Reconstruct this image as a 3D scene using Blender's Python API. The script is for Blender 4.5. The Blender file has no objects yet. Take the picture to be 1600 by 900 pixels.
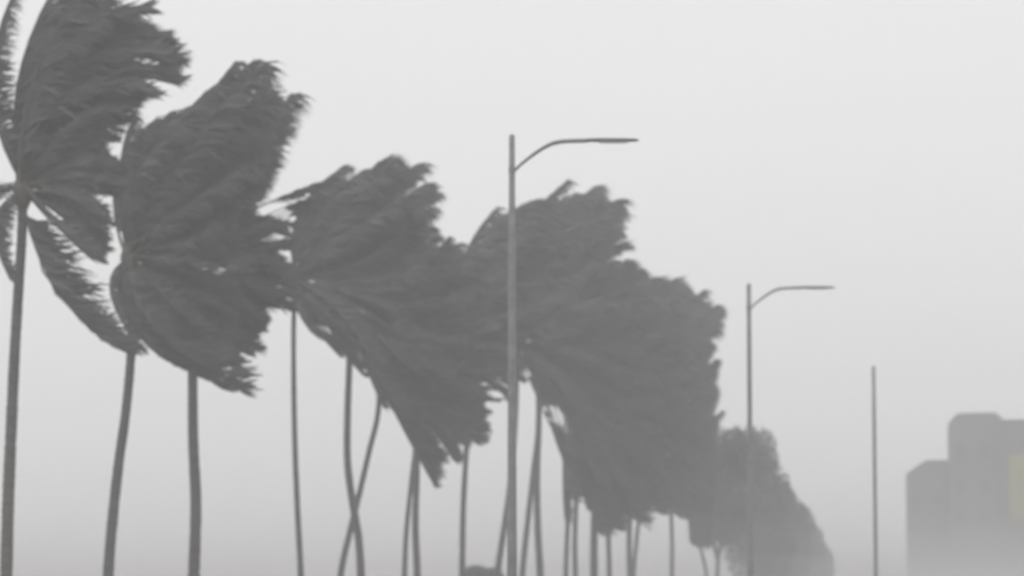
import bpy, bmesh, math, random
from mathutils import Vector, noise
R = math.radians
C = bpy.context.scene.collection
SC = bpy.context.scene
random.seed(11)

# ------------------------------------------------------------------ camera
EYE = 1.6
F = 5000.0                                   # focal length in photo pixels (a long lens)
PITCH = math.atan(479.0 / F)
cam_d = bpy.data.cameras.new('camera'); cam = bpy.data.objects.new('camera', cam_d); C.objects.link(cam)
cam_d.sensor_width = 36; cam_d.lens = 36 * F / 1600
cam.location = (0, 0, EYE); cam.rotation_euler = (R(90) + PITCH, 0, 0)
cam_d.clip_start = 0.5; cam_d.clip_end = 6000
cam_d.dof.use_dof = True                     # the photograph is soft all over
cam_d.dof.focus_distance = 26.0
cam_d.dof.aperture_fstop = 2.1
SC.camera = cam

# ------------------------------------------------------------------ light
SKY_STRENGTH = 0.10
SUN_EL, SUN_ROT = R(58), R(200)
world = bpy.data.worlds.new("World"); SC.world = world; world.use_nodes = True
wn = world.node_tree.nodes; wl = world.node_tree.links
bg = wn['Background']; bg.inputs['Strength'].default_value = SKY_STRENGTH
sky = wn.new('ShaderNodeTexSky'); sky.sky_type = 'NISHITA'; sky.sun_disc = False
sky.sun_elevation = SUN_EL; sky.sun_rotation = SUN_ROT; sky.air_density = 1.5; sky.dust_density = 4.0
hsv = wn.new('ShaderNodeHueSaturation'); hsv.inputs['Saturation'].default_value = 0.05
wl.new(sky.outputs[0], hsv.inputs['Color'])
tc = wn.new('ShaderNodeTexCoord'); sep = wn.new('ShaderNodeSeparateXYZ'); wl.new(tc.outputs['Generated'], sep.inputs[0])
ramp = wn.new('ShaderNodeValToRGB')          # storm cloud: darker towards the horizon
wl.new(sep.outputs['Z'], ramp.inputs[0])
cr = ramp.color_ramp
cr.elements[0].position = 0.0; cr.elements[0].color = (0.86, 0.85, 0.86, 1)
cr.elements[1].position = 1.0; cr.elements[1].color = (0.98, 0.985, 0.99, 1)
for p, c in ((0.04, (0.94, 0.93, 0.94, 1)), (0.10, (0.935, 0.93, 0.937, 1)), (0.18, (0.93, 0.93, 0.935, 1))):
    e = cr.elements.new(p); e.color = c
nz = wn.new('ShaderNodeTexNoise'); nz.inputs['Scale'].default_value = 2.2; nz.inputs['Detail'].default_value = 3
mp = wn.new('ShaderNodeMapping'); mp.inputs['Scale'].default_value = (1, 1, 3)
wl.new(tc.outputs['Generated'], mp.inputs[0]); wl.new(mp.outputs[0], nz.inputs['Vector'])
mr = wn.new('ShaderNodeMapRange'); mr.inputs['From Min'].default_value = 0.3; mr.inputs['From Max'].default_value = 0.7
mr.inputs['To Min'].default_value = 10.2; mr.inputs['To Max'].default_value = 10.9
wl.new(nz.outputs['Fac'], mr.inputs['Value'])
mul = wn.new('ShaderNodeVectorMath'); mul.operation = 'SCALE'
wl.new(ramp.outputs[0], mul.inputs[0]); wl.new(mr.outputs[0], mul.inputs['Scale'])
mix = wn.new('ShaderNodeMix'); mix.data_type = 'RGBA'; mix.inputs['Factor'].default_value = 0.9
wl.new(hsv.outputs[0], mix.inputs[6]); wl.new(mul.outputs[0], mix.inputs[7]); wl.new(mix.outputs[2], bg.inputs['Color'])

sun_d = bpy.data.lights.new('sun', 'SUN'); sun_d.energy = 0.6; sun_d.angle = R(25); sun_d.color = (1, 0.985, 0.96)
sun = bpy.data.objects.new('sun', sun_d); C.objects.link(sun)
sun.rotation_euler = (R(90) - SUN_EL, 0, R(180) - SUN_ROT)
SC.view_settings.view_transform = 'Standard'; SC.view_settings.look = 'None'
SC.view_settings.exposure = 0.0; SC.view_settings.gamma = 1.0; SC.view_settings.use_curve_mapping = False
SC.cycles.volume_bounces = 2; SC.cycles.max_bounces = 6; SC.cycles.use_denoising = True
SC.cycles.use_adaptive_sampling = True; SC.cycles.adaptive_threshold = 0.02

HAZE_DENSITY = 0.0026

# ------------------------------------------------------------------ helpers
def ray(px, py, Y):
    """the point of the place seen at photo pixel (px, py), Y metres ahead"""
    a, b = (px - 800) / F, (450 - py) / F
    c, s = math.cos(PITCH), math.sin(PITCH)
    d = Vector((a, c - b * s, s + b * c))
    return Vector((0, 0, EYE)) + d * (Y / d.y)

TH = math.atan(1142.0 / F)                   # the road runs off to the right
RU = Vector((math.sin(TH), math.cos(TH), 0)); RV = Vector((-math.cos(TH), math.sin(TH), 0))
def road_pt(t, l, z=0.0): return RU * t + RV * l + Vector((0, 0, z))

def link(name, mesh, m, parent=None):
    o = bpy.data.objects.new(name, mesh); C.objects.link(o)
    if m and not mesh.materials: mesh.materials.append(m)
    if parent: o.parent = parent
    return o
def pymesh(name, v, f, smooth=False):
    me = bpy.data.meshes.new(name); me.from_pydata(v, [], f); me.update()
    if smooth: me.polygons.foreach_set('use_smooth', [True] * len(me.polygons))
    return me
def thing(name, label, cat, loc=(0, 0, 0), group=None):
    o = bpy.data.objects.new(name, None); C.objects.link(o); o.location = loc
    o.empty_display_size = 0.3
    o['label'] = label; o['category'] = cat
    if group: o['group'] = group
    return o

def tube(v, f, pts, rads, n=10, cap=True):
    """append a tapering tube through pts"""
    base = len(v); m = len(pts)
    prev = None
    for i, p in enumerate(pts):
        t = (pts[min(i + 1, m - 1)] - pts[max(i - 1, 0)]).normalized()
        if prev is None:
            a = t.orthogonal().normalized()
        else:
            a = (prev - t * prev.dot(t)).normalized()
        prev = a; b = t.cross(a)
        for k in range(n):
            w = 2 * math.pi * k / n
            v.append(p + (a * math.cos(w) + b * math.sin(w)) * rads[i])
    for i in range(m - 1):
        for k in range(n):
            k2 = (k + 1) % n
            f.append((base + i * n + k, base + i * n + k2, base + (i + 1) * n + k2, base + (i + 1) * n + k))
    if cap:
        f.append(tuple(base + k for k in reversed(range(n))))
        f.append(tuple(base + (m - 1) * n + k for k in range(n)))
def box(v, f, x0, x1, y0, y1, z0, z1, ax=Vector((1, 0, 0)), ay=Vector((0, 1, 0))):
    b = len(v)
    for z in (z0, z1):
        for x, y in ((x0, y0), (x1, y0), (x1, y1), (x0, y1)):
            v.append(ax * x + ay * y + Vector((0, 0, z)))
    for q in ((3, 2, 1, 0), (4, 5, 6, 7), (0, 1, 5, 4), (1, 2, 6, 5), (2, 3, 7, 6), (3, 0, 4, 7)):
        f.append(tuple(b + i for i in q))
def catmull(P, n):
    P = [P[0] * 2 - P[1]] + list(P) + [P[-1] * 2 - P[-2]]
    out = []
    for i in range(1, len(P) - 2):
        for k in range(n):
            t = k / n
            out.append(0.5 * (2 * P[i] + (P[i + 1] - P[i - 1]) * t + (2 * P[i - 1] - 5 * P[i] + 4 * P[i + 1] - P[i + 2]) * t * t
                              + (3 * P[i] - P[i - 1] - 3 * P[i + 1] + P[i + 2]) * t ** 3))
    out.append(P[-2]); return out

def mat(name, c1, c2, scale=3.0, rough=0.7, bump=0.0, detail=6, coords='Object', stretch=(1, 1, 1)):
    m = bpy.data.materials.new(name); m.use_nodes = True
    n = m.node_tree.nodes; l = m.node_tree.links; b = n['Principled BSDF']
    tc = n.new('ShaderNodeTexCoord'); mp = n.new('ShaderNodeMapping'); mp.inputs['Scale'].default_value = stretch
    nt = n.new('ShaderNodeTexNoise'); nt.inputs['Scale'].default_value = scale; nt.inputs['Detail'].default_value = detail
    cr = n.new('ShaderNodeValToRGB'); cr.color_ramp.elements[0].position = 0.3; cr.color_ramp.elements[1].position = 0.7
    cr.color_ramp.elements[0].color = (*c1, 1); cr.color_ramp.elements[1].color = (*c2, 1)
    l.new(tc.outputs[coords], mp.inputs[0]); l.new(mp.outputs[0], nt.inputs['Vector'])
    l.new(nt.outputs['Fac'], cr.inputs[0]); l.new(cr.outputs[0], b.inputs['Base Color'])
    b.inputs['Roughness'].default_value = rough; b.inputs['Specular IOR Level'].default_value = 0.3
    if bump:
        bp = n.new('ShaderNodeBump'); bp.inputs['Strength'].default_value = bump
        l.new(nt.outputs['Fac'], bp.inputs['Height']); l.new(bp.outputs[0], b.inputs['Normal'])
    return m

M_LEAF = mat('palm_leaf', (0.074, 0.074, 0.072), (0.104, 0.104, 0.101), 1.3, 0.55)
M_STEM = mat('palm_stem', (0.06, 0.058, 0.05), (0.10, 0.095, 0.085), 4, 0.6)
M_BARK = mat('palm_bark', (0.07, 0.068, 0.065), (0.12, 0.115, 0.11), 3, 0.85, 0.4, stretch=(1, 1, 5))
M_TREE = mat('tree_leaf', (0.07, 0.07, 0.068), (0.10, 0.10, 0.098), 0.8, 0.6)
M_TBARK = mat('tree_bark', (0.07, 0.065, 0.06), (0.12, 0.11, 0.10), 5, 0.9, 0.4)
M_STEEL = mat('galvanised_steel', (0.20, 0.20, 0.20), (0.27, 0.27, 0.27), 6, 0.45)
M_HEAD = mat('lamp_casting', (0.15, 0.15, 0.15), (0.20, 0.20, 0.20), 6, 0.5)
M_LENS = mat('lamp_lens', (0.5, 0.5, 0.48), (0.6, 0.6, 0.58), 8, 0.2)
M_GROUND = mat('wet_sand', (0.19, 0.183, 0.175), (0.28, 0.27, 0.26), 0.4, 0.7, 0.3)
M_ROAD = mat('wet_asphalt', (0.035, 0.035, 0.036), (0.06, 0.06, 0.06), 2.0, 0.3, 0.1)
M_PAVE = mat('pavement_concrete', (0.22, 0.215, 0.21), (0.32, 0.31, 0.30), 1.5, 0.6, 0.1)
M_KERB = mat('kerb_stone', (0.30, 0.29, 0.28), (0.40, 0.39, 0.38), 3, 0.7)
M_PAINT = mat('road_paint', (0.6, 0.6, 0.58), (0.8, 0.8, 0.78), 6, 0.6)
M_WALL = mat('rendered_wall', (0.09, 0.089, 0.09), (0.12, 0.118, 0.12), 0.2, 0.85)
M_WALL2 = mat('rendered_wall_pale', (0.10, 0.099, 0.10), (0.13, 0.128, 0.13), 0.2, 0.85)
M_GLASS = mat('window_glass', (0.07, 0.07, 0.073), (0.10, 0.10, 0.103), 0.5, 0.25)
M_PANEL = mat('yellow_green_panel', (0.19, 0.195, 0.05), (0.24, 0.245, 0.075), 0.5, 0.7)

# ------------------------------------------------------------------ setting
def sheet(name, m, t0, t1, l0, l1, z, n=1):
    v = []; f = []
    for i in range(n + 1):
        t = t0 + (t1 - t0) * i / n
        v += [road_pt(t, l0, z), road_pt(t, l1, z)]
    for i in range(n): f.append((2 * i, 2 * i + 2, 2 * i + 3, 2 * i + 1))
    me = pymesh(name, v, f)
    if me.polygons[0].normal.z < 0: me.flip_normals()
    o = link(name, me, m); o['kind'] = 'structure'; return o
GS = 1500
o = link('ground', pymesh('ground', [(-GS, -300, 0), (GS, -300, 0), (GS, GS, 0), (-GS, GS, 0)], [(0, 1, 2, 3)]), M_GROUND)
o['kind'] = 'structure'
sheet('road', M_ROAD, -150, 1200, -6, 11.2, 0.004, 20)
def slab(name, m, l0, l1, h):
    v = []; f = []
    box(v, f, -150, 1200, l0, l1, -0.02, h, RU, RV)
    me = pymesh(name, v, f); bm = bmesh.new(); bm.from_mesh(me); bmesh.ops.recalc_face_normals(bm, faces=bm.faces); bm.to_mesh(me); bm.free()
    o = link(name, me, m); o['kind'] = 'structure'
slab('kerb', M_KERB, 11.2, 11.4, 0.14)
slab('pavement', M_PAVE, 11.4, 16.5, 0.13)
v = []; f = []
for t in range(-100, 600, 9):
    b = len(v); v += [road_pt(t, 2.55, 0.008), road_pt(t + 3, 2.55, 0.008), road_pt(t + 3, 2.70, 0.008), road_pt(t, 2.70, 0.008)]
    f.append((b, b + 1, b + 2, b + 3))
o = link('lane_marking', pymesh('lane_marking', v, f), M_PAINT); o['kind'] = 'structure'
sheet('edge_line', M_PAINT, -150, 600, 10.8, 10.92, 0.008)

# ------------------------------------------------------------------ wind-blown palms
WIND = Vector((1.0, 0.12, 0.10)).normalized()

def frond_mesh(P0, P1, P2, size, rng, leaf=0.85, n=64, holes=()):
    """rachis along a quadratic curve; both rows of leaflets swept downwind"""
    v = []; f = []; mi = []
    def q(t): return P0 * (1 - t) ** 2 + P1 * (2 * t * (1 - t)) + P2 * t * t
    def tan(t): return ((P1 - P0) * (1 - t) + (P2 - P1) * t).normalized()
    pts = [q(i / 9) for i in range(10)]
    tube(v, f, pts, [0.045 * size * (1 - 0.8 * i / 9) + 0.006 for i in range(10)], 5, False)
    mi += [1] * len(f)
    up = Vector((0, 0, 1))
    for i in range(n):
        t = 0.13 + 0.87 * (i + rng.random() * 0.6) / n
        if t > 1: t = 1
        p = q(t); T = tan(t)
        prof = min(1.0, 0.55 + 2.2 * (t - 0.1)) * (1 - 0.35 * max(0, t - 0.5) / 0.5)
        side_v = T.cross(Vector((0, 1, 0)))
        for s in (-1, 1):
            if rng.random() < 0.05: continue
            L = leaf * size * prof * rng.uniform(0.75, 1.15)
            jit = Vector((rng.gauss(0, .13), rng.gauss(0, .22), rng.gauss(0, .20)))
            if holes:
                if any((h_.x - a) ** 2 + (h_.z - b) ** 2 < c * c for h_ in (p, p + (T + WIND) * 0.18 * L, p + (T * .8 + WIND * 1.1) * 0.36 * L) for a, b, c in holes): continue
            g = max(0.0, T.z) * 0.95 * t * t        # rising fronds whip over: their end leaflets hang and curl
            d0 = (T * 0.75 + WIND * 0.65 + Vector((0, s * 0.38, 0)) + side_v * s * 0.22 + jit).normalized()
            d1 = (T * (0.35 - 0.25 * min(1, g)) + WIND * 1.0 + Vector((0, s * 0.12, -0.04 - g)) + jit * 1.3).normalized()
            w = 0.034 * size * rng.uniform(0.8, 1.25)
            # the blade's flat side turns edge-on or face-on by a random twist
            wv = d0.cross(Vector((rng.gauss(0, .4), 1, rng.gauss(0, .4)))).normalized() * w
            m1 = p + d0 * L * 0.4; m2 = m1 + d1 * L * 0.35; e = m2 + (d1 + Vector((0, 0, rng.gauss(-.05 - g * .5, .22)))) * L * 0.3
            b = len(v)
            v += [p - wv * 0.5, p + wv * 0.5, m1 - wv, m1 + wv, m2 - wv * 0.75, m2 + wv * 0.75, e]
            f += [(b, b + 1, b + 3, b + 2), (b + 2, b + 3, b + 5, b + 4), (b + 4, b + 5, b + 6)]; mi += [0, 0, 0]
    me = pymesh('frond', v, f)
    me.materials.append(M_LEAF); me.materials.append(M_STEM)
    me.polygons.foreach_set('material_index', mi)
    return me

def palm(label, Z, hub, trunk, wpx, keys, fill=4, size=1.0, seed=0, gaps=()):
    """hub and trunk are sighted positions; keys are (mid, tip) sightings of the crown's outer and inner fronds"""
    rng = random.Random(seed * 7 + 3)
    s = Z / F
    H = ray(hub[0], hub[1], Z)
    pts = [ray(x, y, Z) for x, y in trunk]
    low, low2 = pts[-1], pts[-2]
    sl = (low.x - low2.x) / max(0.5, (low2.z - low.z))
    foot = Vector((low.x + sl * low.z * 0.45, Z, 0.0))
    root = thing('palm_tree', label, 'palm tree', foot, 'palm trees bent by the storm wind')
    P = [Vector((foot.x, Z, -0.25)), ] + list(reversed(pts)) + [H]
    P = [p - foot for p in P]
    C_ = catmull(P, 6)
    hz = (H - foot).z
    n = len(C_)
    # ringed, gently swollen trunk
    fine = []; rad = []
    r0 = wpx * s * 0.5
    for i in range(n - 1):
        for k in range(5):
            p = C_[i].lerp(C_[i + 1], k / 5); fine.append(p)
            u = max(0, p.z / hz)
            r = r0 * (1.22 - 0.36 * u + 0.7 * math.exp(-max(p.z, 0) / 0.35))
            rad.append(r * (1 + 0.035 * math.sin(p.z * 2 * math.pi / 0.16) + 0.03 * rng.gauss(0, 1)))
    fine.append(C_[-1]); rad.append(r0 * 0.8)
    v = []; f = []; tube(v, f, fine, rad, 10)
    link('trunk', pymesh('trunk', v, f, True), M_BARK, root)
    # crown shaft: the swollen knot of sheaths the fronds spring from
    hl = H - foot; td = (C_[-1] - C_[-4]).normalized()
    v = []; f = []
    tube(v, f, [hl - td * 0.55, hl - td * 0.3, hl, hl + td * 0.25, hl + td * 0.5], [r0 * 0.9, r0 * 1.7, r0 * 1.9, r0 * 1.2, 0.02], 10)
    for k in range(7):   # sheath stubs
        w = k * 2.4; dv = Vector((math.cos(w) * 0.3 + 0.12, math.sin(w) * 0.3, 0.35))
        tube(v, f, [hl - td * 0.2, hl + dv * 0.5, hl + dv + Vector((0.1, 0, 0))], [0.07, 0.05, 0.02], 5)
    link('crown_shaft', pymesh('crown_shaft', v, f, True), M_STEM, root)
    # fronds
    def off(p, q, dy): # sighting -> local point
        return ray(p, q, Z + dy) - foot
    holes = [(*(lambda q: (q.x, q.z))(off(x, y, 0)), rr * s) for x, y, rr in gaps]
    specs = []
    K = len(keys)
    for i in range(K):
        specs.append((keys[i][0], keys[i][1], rng.uniform(-0.7, 0.7), keys[i][2] if len(keys[i]) > 2 else 1.0))
        if i < K - 1 and not (len(keys[i]) > 3 and keys[i][3] == 'gap'):
            for k in range(fill):
                u = (k + rng.uniform(0.6, 1.4)) / (fill + 1)
                a = tuple(keys[i][0][j] * (1 - u) + keys[i + 1][0][j] * u + rng.gauss(0, 0.12 / s) for j in (0, 1))
                e = tuple(keys[i][1][j] * (1 - u) + keys[i + 1][1][j] * u for j in (0, 1))
                g = rng.uniform(0.76, 1.03)
                e = tuple(hub[j] + (e[j] - hub[j]) * g for j in (0, 1)); a = tuple(hub[j] + (a[j] - hub[j]) * (0.3 + 0.7 * g) for j in (0, 1))
                specs.append((a, e, rng.uniform(-1.9, 1.9), 0.95))
    for (mid, tip, dy, lf) in specs:
        P0 = hl + Vector((rng.uniform(-.1, .1), dy * 0.06, rng.uniform(-.15, .2)))
        M = off(mid[0], mid[1], dy * 0.75); E = off(tip[0], tip[1], dy)
        E -= ((E - M).normalized() + WIND).normalized() * 0.42 * lf      # the end leaflets reach on past the tip
        P1 = M * 2 - (P0 + E) * 0.5
        Ls = (M - P0).length + (E - M).length
        link('frond', frond_mesh(P0, P1, E, min(1.15, max(0.6, Ls / 5.0)) * size, rng, 1.12 * lf, int(80 + 16 * Ls), holes), None, root)
    return root

def gen(hub, k, kx=1.0, rng=random.Random(5)):
    base = [((2, -100), (70, -205)), ((30, -125), (125, -225)), ((60, -100), (160, -175)), ((80, -60), (175, -110)), ((85, -20), (170, -45)),
            ((80, 15), (165, 25)), ((65, 45), (135, 85)), ((38, 82), (100, 178)), ((20, 88), (70, 196)), ((8, 80), (38, 196))]
    out = []
    for (a, b) in base:
        j = lambda q: rng.uniform(-q, q)
        out.append(((hub[0] + a[0] * k * kx + j(5), hub[1] + a[1] * k + j(5)), (hub[0] + b[0] * k * kx + j(12), hub[1] + b[1] * k + j(12))))
    return out

PALMS = [
 dict(label='tall dark nearest palm at the left edge, its crown cut off by the picture top', Z=75, hub=(36, 292),
  trunk=[(34, 370), (29, 450), (23, 550), (18, 660), (13, 780), (10, 900)], wpx=17, fill=5, gaps=[(104, 290, 6), (128, 303, 6), (150, 307, 7), (173, 315, 9), (180, 238, 14), (190, 252, 10), (192, 222, 10), (62, 318, 9), (75, 330, 9), (95, 345, 7), (72, 207, 12), (187, 70, 8), (212, 85, 9), (192, 136, 9), (158, 158, 6), (240, 108, 8)], keys=[
  ((-12, 150), (32, -15), 0.7, 'gap'), ((30, 120), (130, -70)), ((52, 100), (190, -55)), ((72, 95), (232, 8)), ((90, 110), (268, 55)), ((100, 122), (285, 92)), ((105, 140), (282, 122)),
  ((110, 175), (222, 148)), ((112, 203), (222, 182)), ((112, 238), (180, 240)), ((112, 262), (205, 268)), ((110, 285), (200, 295), .8),
  ((100, 312), (188, 352)), ((98, 340), (180, 395)), ((100, 365), (172, 412), .6, 'gap'), ((82, 442), (212, 550), 1.25, 'gap'),
  ((-8, 345), (34, 448), .75, 'gap'), ((-12, 300), (-20, 350), .6)]),
 dict(label='second palm from the left, its leaning trunk kinked partway up', Z=82, hub=(202, 400),
  trunk=[(204, 470), (205, 545), (197, 640), (186, 720), (176, 810), (169, 900)], wpx=15, fill=4, gaps=[(209, 346, 7), (235, 460, 10), (248, 472, 7), (286, 534, 9), (428, 226, 12), (320, 415, 8), (346, 424, 11), (350, 575, 10), (405, 330, 10), (430, 330, 12), (272, 350, 6), (432, 396, 6)], keys=[
  ((186, 285), (226, 172)), ((198, 272), (284, 172)), ((225, 268), (338, 152)), ((262, 252), (384, 92)), ((272, 250), (412, 88)), ((270, 280), (440, 150)), ((290, 315), (430, 215)),
  ((295, 345), (425, 280)), ((295, 378), (375, 345)), ((290, 410), (400, 410)), ((280, 445), (400, 480)), ((262, 478), (362, 540)),
  ((245, 495), (398, 588)), ((238, 505), (396, 612)), ((230, 510), (372, 612), .8), ((205, 510), (345, 598), .6), ((172, 455), (235, 555), .6)]),
 dict(label='third palm from the left, upright trunk under the broad crown', Z=87, hub=(300, 425),
  trunk=[(300, 520), (301, 600), (302, 690), (306, 790), (303, 900)], wpx=16, fill=6, gaps=[(209, 346, 7), (235, 460, 10), (248, 472, 7), (286, 534, 9), (428, 226, 12), (320, 415, 8), (346, 424, 11), (350, 575, 10), (405, 330, 10), (430, 330, 12), (272, 350, 6), (432, 396, 6)], keys=[
  ((312, 320), (380, 165)), ((335, 285), (428, 115)), ((350, 290), (472, 142)), ((355, 325), (455, 205), 1, 'gap'), ((365, 345), (530, 280), .75), 
  ((385, 388), (465, 385)), ((390, 412), (480, 430)), ((375, 445), (465, 480)), ((360, 475), (425, 505)), ((350, 505), (418, 548)),
  ((315, 510), (360, 585), .7)]),
 dict(label='fourth palm from the left, with a thin dark straight trunk', Z=97, hub=(462, 440),
  trunk=[(459, 500), (459, 600), (461, 700), (465, 800), (470, 900)], wpx=8.5, fill=4, gaps=[(500, 508, 8), (512, 516, 6), (675, 388, 6)], keys=[
  ((466, 345), (546, 256), .7), ((490, 340), (585, 262)), ((520, 330), (622, 240)), ((530, 350), (655, 262)), ((545, 380), (668, 320)), ((560, 410), (660, 360)),
  ((560, 440), (670, 430)), ((545, 470), (650, 500)), ((520, 495), (610, 560)), ((500, 503), (580, 592), .6), ((478, 490), (540, 560), .5)]),
 dict(label='fifth palm from the left, trunk bowed outwards near its foot', Z=103, hub=(547, 480),
  trunk=[(546, 560), (543, 650), (543, 720), (550, 780), (560, 840), (564, 900)], wpx=11, gaps=[(872, 650, 14), (860, 635, 10), (884, 668, 9), (925, 612, 7), (768, 587, 6), (784, 596, 6), (822, 580, 6), (829, 612, 8), (1118, 530, 8), (1134, 533, 8)], fill=4, keys=[
  ((545, 370), (612, 258)), ((575, 345), (665, 255)), ((600, 370), (690, 302), .7), ((610, 400), (680, 350)), ((640, 425), (712, 368), .7), ((650, 460), (760, 430)),
  ((640, 500), (745, 500)), ((620, 530), (720, 580)), ((590, 560), (660, 660)), ((565, 555), (610, 640), .7)]),
 dict(label='leaning palm whose trunk slants across that of its left neighbour', Z=106, hub=(594, 590),
  trunk=[(590, 650), (578, 700), (563, 765), (547, 830), (532, 900)], wpx=9, gaps=[(872, 650, 14), (860, 635, 10), (884, 668, 9), (925, 612, 7), (768, 587, 6), (784, 596, 6), (822, 580, 6), (829, 612, 8), (1118, 530, 8), (1134, 533, 8)], fill=4, keys=[
  ((600, 470), (670, 390)), ((640, 490), (740, 420)), ((665, 540), (770, 500)), ((670, 585), (790, 580)), ((665, 620), (760, 630)), ((655, 650), (725, 712), .6), ((630, 670), (688, 762), .6)]),
 dict(label='palm with the straighter of two paired trunks left of the near lamp post', Z=111, hub=(653, 560),
  trunk=[(652, 640), (651, 740), (649, 820), (652, 900)], wpx=10, gaps=[(872, 650, 14), (860, 635, 10), (884, 668, 9), (925, 612, 7), (768, 587, 6), (784, 596, 6), (822, 580, 6), (829, 612, 8), (1118, 530, 8), (1134, 533, 8)], fill=4, keys=[
  ((655, 470), (730, 375)), ((700, 450), (800, 380)), ((720, 490), (850, 440)), ((725, 540), (850, 520)), ((725, 580), (800, 615)), ((705, 620), (765, 690), .7), ((680, 625), (735, 700), .6)]),
 dict(label='slim palm leaning slightly left beside its twin, left of the near lamp post', Z=113, hub=(655, 615),
  trunk=[(650, 690), (642, 760), (635, 830), (632, 900)], wpx=7.5, gaps=[(872, 650, 14), (860, 635, 10), (884, 668, 9), (925, 612, 7), (768, 587, 6), (784, 596, 6), (822, 580, 6), (829, 612, 8), (1118, 530, 8), (1134, 533, 8)], fill=2, keys=[
  ((680, 540), (760, 480)), ((705, 575), (800, 560)), ((700, 620), (790, 625), .8), ((680, 665), (755, 685), .6), ((665, 690), (686, 745), .5)]),
 dict(label='palm with a thin trunk seen dark through a gap under the crowns', Z=118, hub=(737, 520),
  trunk=[(734, 620), (729, 700), (724, 790), (722, 900)], wpx=8.5, gaps=[(872, 650, 14), (860, 635, 10), (884, 668, 9), (925, 612, 7), (768, 587, 6), (784, 596, 6), (822, 580, 6), (829, 612, 8), (1118, 530, 8), (1134, 533, 8)], fill=4, keys=[
  ((722, 420), (785, 322)), ((750, 385), (838, 318)), ((780, 400), (893, 280), .6), ((790, 430), (890, 370)), ((805, 470), (910, 430)), ((805, 515), (900, 520)), ((790, 555), (860, 585), .8), ((770, 580), (800, 628), .7)]),
 dict(label='palm whose trunk crosses behind the near lamp post', Z=125, hub=(808, 540),
  trunk=[(806, 640), (800, 730), (790, 810), (777, 900)], wpx=9, gaps=[(872, 650, 14), (860, 635, 10), (884, 668, 9), (925, 612, 7), (768, 587, 6), (784, 596, 6), (822, 580, 6), (829, 612, 8), (1118, 530, 8), (1134, 533, 8)], fill=4, keys=[
  ((808, 430), (868, 315)), ((835, 400), (925, 300)), ((865, 420), (975, 330)), ((880, 470), (965, 420)), ((885, 515), (980, 500)), ((880, 560), (960, 580)), ((860, 590), (900, 660), .8), ((830, 600), (868, 670), .6)]),
 dict(label='palm with the high rounded crown, upright trunk just right of the near lamp post', Z=130, hub=(840, 530),
  trunk=[(842, 640), (839, 740), (840, 820), (844, 900)], wpx=10, gaps=[(872, 650, 14), (860, 635, 10), (884, 668, 9), (925, 612, 7), (768, 587, 6), (784, 596, 6), (822, 580, 6), (829, 612, 8), (1118, 530, 8), (1134, 533, 8)], fill=4, keys=[
  ((845, 410), (905, 300)), ((870, 375), (942, 288)), ((890, 385), (975, 310)), ((895, 420), (970, 360)), ((915, 460), (1000, 420)), ((930, 505), (1040, 480)),
  ((930, 550), (1020, 560)), ((910, 595), (990, 640)), ((880, 620), (930, 700)), ((850, 620), (888, 725), .6)]),
 dict(label='slender palm slanting left at its foot, right of the near lamp post', Z=133, hub=(845, 600),
  trunk=[(840, 680), (833, 740), (824, 820), (816, 900)], wpx=8.5, gaps=[(872, 650, 14), (860, 635, 10), (884, 668, 9), (925, 612, 7), (768, 587, 6), (784, 596, 6), (822, 580, 6), (829, 612, 8), (1118, 530, 8), (1134, 533, 8)], fill=2, keys=[
  ((865, 500), (950, 430)), ((905, 540), (1020, 490)), ((915, 590), (1020, 590)), ((900, 640), (960, 690)), ((865, 665), (890, 735), .5)]),
 dict(label='palm with the left trunk of the close pair right of the lamp post', Z=137, hub=(890, 610),
  trunk=[(888, 700), (888, 780), (886, 840), (884, 900)], wpx=7, gaps=[(872, 650, 14), (860, 635, 10), (884, 668, 9), (925, 612, 7), (768, 587, 6), (784, 596, 6), (822, 580, 6), (829, 612, 8), (1118, 530, 8), (1134, 533, 8)], fill=4, keys=[
  ((905, 500), (985, 405)), ((940, 500), (1030, 432)), ((970, 530), (1072, 460)), ((980, 570), (1080, 540)), ((975, 615), (1075, 620)), ((960, 660), (1050, 700)), ((925, 700), (990, 780)), ((898, 700), (925, 800), .7), ((880, 720), (888, 815), .5)]),
 dict(label='palm with the right trunk of the close pair right of the lamp post', Z=140, hub=(905, 640),
  trunk=[(903, 720), (900, 790), (898, 850), (899, 900)], wpx=7.5, gaps=[(872, 650, 14), (860, 635, 10), (884, 668, 9), (925, 612, 7), (768, 587, 6), (784, 596, 6), (822, 580, 6), (829, 612, 8), (1118, 530, 8), (1134, 533, 8)], fill=2, keys=gen((905, 640), .95)),
 dict(label='palm with the thickest trunk in the hazy clump at the far end of the row', Z=142, hub=(930, 640),
  trunk=[(930, 720), (929, 790), (928, 850), (928, 900)], wpx=11, gaps=[(872, 650, 14), (860, 635, 10), (884, 668, 9), (925, 612, 7), (768, 587, 6), (784, 596, 6), (822, 580, 6), (829, 612, 8), (1118, 530, 8), (1134, 533, 8)], fill=4, keys=gen((930, 640), .88)),
 dict(label='palm with a short visible trunk right of the thick trunk, far end of the row', Z=146, hub=(952, 620),
  trunk=[(950, 720), (949, 800), (951, 850), (952, 900)], wpx=7, gaps=[(872, 650, 14), (860, 635, 10), (884, 668, 9), (925, 612, 7), (768, 587, 6), (784, 596, 6), (822, 580, 6), (829, 612, 8), (1118, 530, 8), (1134, 533, 8)], fill=4, keys=gen((952, 620), .86)),
 dict(label='palm with a faint brownish trunk left of the wide pale gap under the crowns', Z=151, hub=(985, 625),
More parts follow.
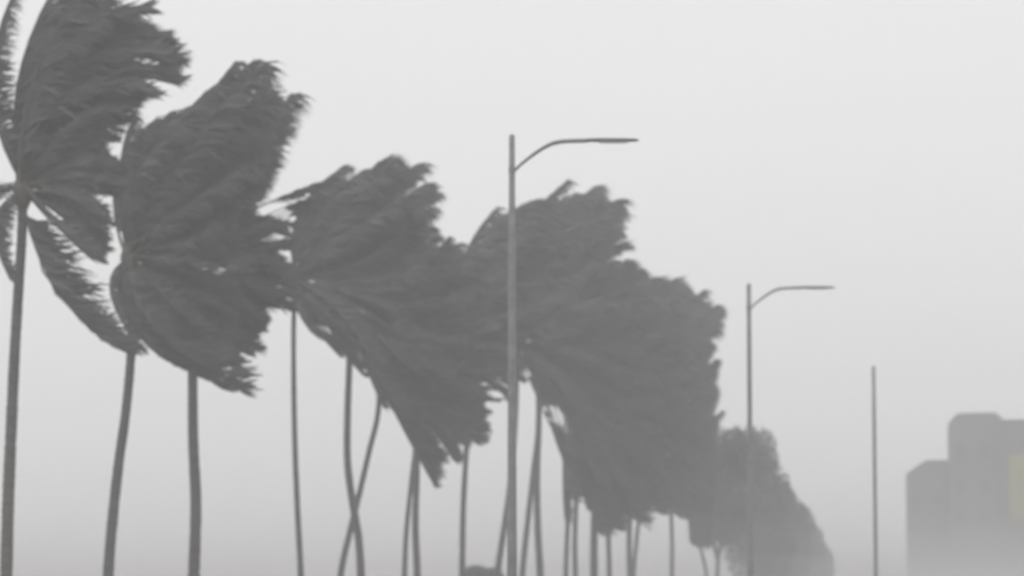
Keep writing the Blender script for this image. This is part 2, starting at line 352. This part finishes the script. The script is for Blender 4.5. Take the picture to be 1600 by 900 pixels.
  trunk=[(985, 720), (984, 800), (983, 850), (984, 900)], wpx=8, gaps=[(872, 650, 14), (860, 635, 10), (884, 668, 9), (925, 612, 7), (768, 587, 6), (784, 596, 6), (822, 580, 6), (829, 612, 8), (1118, 530, 8), (1134, 533, 8)], fill=4, keys=gen((985, 645), .78, .80)),
 dict(label='palm with a trunk slanting left in the hazy clump before the pale gap', Z=155, hub=(1015, 610),
  trunk=[(1012, 720), (1000, 800), (994, 850), (990, 900)], wpx=6, gaps=[(872, 650, 14), (860, 635, 10), (884, 668, 9), (925, 612, 7), (768, 587, 6), (784, 596, 6), (822, 580, 6), (829, 612, 8), (1118, 530, 8), (1134, 533, 8)], fill=4, keys=[((1020, 540), (1072, 462)), ((1050, 520), (1105, 452)), ((1070, 535), (1128, 475)), ((1078, 560), (1128, 515), 1, 'gap'), ((1080, 590), (1128, 560)), ((1070, 620), (1125, 620)), ((1060, 660), (1110, 690)), ((1045, 690), (1090, 760)), ((1030, 700), (1060, 800)), ((1018, 690), (1035, 780))]),
 dict(label='palm with the lone faint trunk standing in the pale gap, far end of the row', Z=160, hub=(1050, 650),
  trunk=[(1050, 730), (1049, 800), (1050, 850), (1050, 900)], wpx=6, gaps=[(872, 650, 14), (860, 635, 10), (884, 668, 9), (925, 612, 7), (768, 587, 6), (784, 596, 6), (822, 580, 6), (829, 612, 8), (1118, 530, 8), (1134, 533, 8)], fill=4, keys=gen((1050, 655), .76, .5)),
 dict(label='last palm of the row, its low crown hanging over the pale gap', Z=166, hub=(1075, 710),
  trunk=[(1082, 780), (1090, 830), (1098, 870), (1104, 900)], wpx=4.5, gaps=[(872, 650, 14), (860, 635, 10), (884, 668, 9), (925, 612, 7), (768, 587, 6), (784, 596, 6), (822, 580, 6), (829, 612, 8), (1118, 530, 8), (1134, 533, 8)], fill=4, keys=gen((1072, 715), .70, .5)),
]
for i, p in enumerate(PALMS):
    palm(seed=i, **p)

# ------------------------------------------------------------------ broadleaf trees in the haze
def blob_tree(label, Z, cx, cy, lobes, name='broadleaf_tree', cat='tree', leafs=2600, leaf=0.22, group='broadleaf trees in the haze at the end of the row'):
    """lobes: (x, y, rx, ry) sightings of the clumps that make up the crown"""
    rng = random.Random(int(cx))
    s = Z / F
    foot = Vector((ray(cx, 900, Z).x, Z, 0))
    root = thing(name, label, cat, foot, group)
    top = ray(cx, cy, Z) - foot
    v = []; f = []
    def limb(a, b, r):
        m = a.lerp(b, 0.5) + Vector((rng.gauss(0, .2), rng.gauss(0, .2), 0.1))
        tube(v, f, [a, m, b], [r, r * 0.75, r * 0.4], 7)
    hh = max(0.6, top.z * 0.55)
    tr = max(0.05, top.z * 0.022)
    tube(v, f, [Vector((0, 0, -0.2)), Vector((0.05, 0, hh * 0.5)), Vector((0.15, 0, hh))], [tr * 1.3, tr, tr * 0.8], 9)
    cs = []
    for (x, y, rx, ry) in lobes:
        c = ray(x, y, Z) - foot; c.y += rng.uniform(-1, 1) * rx * s * 0.6
        cs.append((c, rx * s, ry * s)); limb(Vector((0.12, 0, hh * 0.95)), c, tr * 0.6)
    link('trunk', pymesh('trunk', v, f, True), M_TBARK, root)
    v = []; f = []
    tot = sum(r1 * r2 for _, r1, r2 in cs)
    for c, r1, r2 in cs:
        for _ in range(int(leafs * r1 * r2 / tot)):
            d = Vector((rng.gauss(0, 1), rng.gauss(0, 1), rng.gauss(0, 1))).normalized()
            rr = rng.random() ** 0.45
            nn = 1 + 0.20 * noise.noise(d * 2.2 + c)
            p = c + Vector((d.x * r1, d.y * max(r1, r2) * .9, d.z * r2)) * rr * nn
            if p.z < 0.1: continue
            a = (WIND + Vector((rng.gauss(0, .5), rng.gauss(0, .6), rng.gauss(0, .5)))).normalized() * leaf * rng.uniform(.6, 1.3)
            b = a.orthogonal().normalized().cross(a.normalized()) * leaf * rng.uniform(.25, .5)
            b = (b + Vector((rng.gauss(0, .05), rng.gauss(0, .05), rng.gauss(0, .05))))
            k = len(v); v += [p - a * .5, p + b * .5, p + a * .5, p - b * .5]; f.append((k, k + 1, k + 2, k + 3))
    link('crown', pymesh('crown', v, f), M_TREE, root)
    return root
blob_tree('rounded hazy tree below and left of the middle lamp post', 178, 1118, 790,
          [(1105, 740, 45, 60), (1125, 790, 42, 55), (1140, 715, 38, 50), (1085, 765, 35, 45), (1138, 812, 34, 42)], leafs=24000)
blob_tree('rounded hazy tree directly behind the foot of the middle lamp post', 190, 1178, 760,
          [(1178, 715, 40, 52), (1190, 780, 48, 65), (1170, 850, 45, 60), (1200, 860, 42, 55)], leafs=19000)
blob_tree('lower rounded hazy tree stepping down right of the middle lamp post', 205, 1235, 820,
          [(1216, 792, 32, 46), (1240, 822, 32, 42), (1228, 865, 44, 52)], leafs=16000)
blob_tree('lowest faint hazy tree between the middle and far lamp posts', 225, 1283, 860,
          [(1264, 852, 26, 36), (1276, 885, 28, 40), (1255, 885, 30, 45)], leafs=13000)
blob_tree('small hazy shrub showing at the bottom left of the near lamp post', 150, 752, 895,
          [(742, 908, 26, 26), (766, 911, 24, 24)], 'shrub', 'shrub', 6000, 0.17, None)

# ------------------------------------------------------------------ street lamps
def lamp(label, Z, px, top, arm=True, wtop=0.105, wbase=0.2):
    T = ray(px, top, Z); foot = Vector((T.x, Z, 0.0))
    root = thing('street_lamp' if arm else 'lamp_post', label, 'street lamp', foot, 'street lamps along the kerb')
    h = T.z
    base = 0.0
    v = []; f = []
    zs = [base, h * .25, h * .5, h * .75, h - 0.03, h]
    tube(v, f, [Vector((0, 0, z)) for z in zs], [(wbase + (wtop - wbase) * (z / h)) / 2 for z in zs[:-1]] + [wtop * 0.25], 16)
    link('pole', pymesh('pole', v, f, True), M_STEEL, root)
    v = []; f = []
    tube(v, f, [Vector((0, 0, z)) for z in (-0.05, 0.03, 0.035, 0.32, 0.36)], [0.22, 0.22, 0.15, 0.145, 0.11], 16)
    link('base_plate', pymesh('base_plate', v, f), M_STEEL, root)
    if not arm: return root
    k = 1.0
    a = 0.011628 * Z / Z * 58 / 50      # metres per sighted pixel at the nearest post
    m = 58 / F
    pts = [(4, 58), (16, 46), (38, 29), (58, 17), (74, 12), (92, 10.5), (120, 9.8)]
    P = [Vector((x * m, 0, h - y * m)) for x, y in pts]
    v = []; f = []; P2 = catmull(P, 4)
    tube(v, f, P2, [0.024 + 0.016 * min(1, i / 14) for i in range(len(P2))], 10)
    link('arm', pymesh('arm', v, f, True), M_STEEL, root)
    v = []; f = []
    tube(v, f, [Vector((0, 0, h - 61 * m)), Vector((0, 0, h - 53 * m))], [wtop * .62, wtop * .62], 16)
    link('clamp', pymesh('clamp', v, f), M_STEEL, root)
    # slim luminaire: tapered shell with a flat lens underneath
    x0, x1, z = 112 * m, 200 * m, h - 9.6 * m
    sec = [(x0, .03, .03), (x0 + .12, .06, .042), (x0 + .3, .10, .045), (x1 - .25, .11, .042), (x1 - .06, .085, .032), (x1, .03, .014)]
    v = []; f = []
    for (x, wy, wz) in sec:
        for k2 in range(12):
            w = 2 * math.pi * k2 / 12; c, s_ = math.cos(w), math.sin(w)
            v.append(Vector((x, wy * c, z + (wz if s_ > 0 else wz * .7) * s_)))
    for i in range(len(sec) - 1):
        for k2 in range(12):
            q = (k2 + 1) % 12; f.append((i * 12 + k2, i * 12 + q, (i + 1) * 12 + q, (i + 1) * 12 + k2))
    f.append(tuple(range(11, -1, -1))); f.append(tuple((len(sec) - 1) * 12 + q for q in range(12)))
    head = link('lamp_head', pymesh('lamp_head', v, f, True), M_HEAD, root)
    v = []; f = []; box(v, f, x0 + .3, x1 - .22, -.08, .08, z - .044, z - .028)
    link('lens', pymesh('lens', v, f), M_LENS, head)
    return root
lamp('near tall street lamp with a long curved arm, its post in front of the palms', 58, 800, 210)
lamp('middle street lamp whose arm fades into the haze above the rounded trees', 85.8, 1170, 443, wtop=.12, wbase=.15)
lamp('far bare grey lamp post standing alone left of the hazy buildings', 113.7, 1365, 572, arm=False, wtop=.13, wbase=.15)

# ------------------------------------------------------------------ hazy buildings
def building(label, Z, x0, x1, ytop, depth, m, chamfer=0, storeys=5, cols=3, parapet=True):
    a = ray(x0, ytop, Z); b = ray(x1, ytop, Z)
    h = a.z; w = b.x - a.x
    root = thing('building', label, 'building', (a.x, Z, 0), 'hazy buildings at the right')
    c = chamfer
    root.rotation_euler.z = -TH
    # body outline seen from above, extruded; the near left upper corner slopes if chamfer is given
    prof = [(0, 0), (w, 0), (w, h), (c[0] if c else 0, h)] + ([(0, h - c[1])] if c else [])
    n = len(prof)
    v = [Vector((x, 0, z)) for x, z in prof] + [Vector((x, depth, z)) for x, z in prof]
    f = [tuple(range(n)), tuple(reversed(range(n, 2 * n)))] + [(i, i + n, (i + 1) % n + n, (i + 1) % n) for i in range(n)]
    me = pymesh('wall', v, f)
    bm = bmesh.new(); bm.from_mesh(me); bmesh.ops.recalc_face_normals(bm, faces=bm.faces)
    bmesh.ops.bevel(bm, geom=list(bm.edges), offset=0.12, segments=2, affect='EDGES'); bm.to_mesh(me); bm.free()
    link('wall', me, m, root)
    sh = (h - 1.2 - (c[1] if c else 0)) / storeys; cw = w / cols
    gv = []; gf = []; box(gv, gf, 0, cw * .42, 0, .06, 0, sh * .42); gm = pymesh('window', gv, gf)
    sv = []; sf = []; box(sv, sf, -.1, cw * .42 + .1, -.12, .06, -.12, -.005); sm = pymesh('sill', sv, sf)
    for i in range(storeys):
        for j in range(cols):
            o = link('window', gm, M_GLASS, root); o.location = (cw * (j + .29), -.05, sh * (i + .38))
            q = link('sill', sm, m, o)
    return root, w, h
building('lower hazy grey building with a sloped roof corner', 318, 1415, 1480, 719, 16, M_WALL, (2.0, 1.35), 4, 2)
rt, w, h = building('taller hazy grey building with a rounded top corner at the right edge', 316, 1480, 1556, 646, 20, M_WALL2, (0.9, 1.1), 5, 2)
v = []; f = []; box(v, f, w + .003, w + 11.5, .4, 19.5, 0, h - 0.85)
box(v, f, w + .003, w + 11.6, .3, .5, h - 0.85, h - 0.65)
link('wing', pymesh('wing', v, f), M_WALL, rt)
# roof plant room set back, and the yellow-green panel at the picture's edge
v = []; f = []; box(v, f, 1.1, w - .3, 3, 8, h - .02, h + 0.2); link('plant_room', pymesh('plant_room', v, f), M_WALL2, rt)
m = 316 / F
v = []; f = []; box(v, f, (1575 - 1480) * m, (1650 - 1480) * m, -.35, -.12, ray(0, 812, 316).z, ray(0, 712, 316).z)
o = link('facade_panel', pymesh('facade_panel', v, f), M_PANEL, rt); o['label'] = 'pale yellow green facade panel'

# ------------------------------------------------------------------ haze and low spray
def volume(name, x0, x1, y0, y1, z0, z1, dens, col, label=None):
    v = []; f = []; box(v, f, x0, x1, y0, y1, z0, z1)
    me = pymesh(name, v, f)
    m = bpy.data.materials.new(name); m.use_nodes = True; n = m.node_tree.nodes
    n.remove(n['Principled BSDF']); pv = n.new('ShaderNodeVolumePrincipled')
    pv.inputs['Density'].default_value = dens; pv.inputs['Color'].default_value = (*col, 1); pv.inputs['Anisotropy'].default_value = 0.0
    m.node_tree.links.new(pv.outputs[0], n['Material Output'].inputs['Volume'])
    o = link(name, me, m); o['kind'] = 'stuff'
    if label: o['label'] = label; o['category'] = 'haze'
    return o
volume('haze', -GS - 20, GS + 20, -320, GS + 20, -1.0, 32.0, HAZE_DENSITY, (0.985, 0.98, 0.985), 'pale grey storm haze filling the air along the road')
for i, (y0, top, dn) in enumerate(((138, 7.2, .0016), (150, 5.4, .0026), (165, 3.8, .0042))):
    volume('spray', -700 + i, 900 - i, y0, 1300 - i, 0.02 + 0.003 * i, top, dn, (0.74, 0.722, 0.73), 'low bank of pale spray driven along the ground')
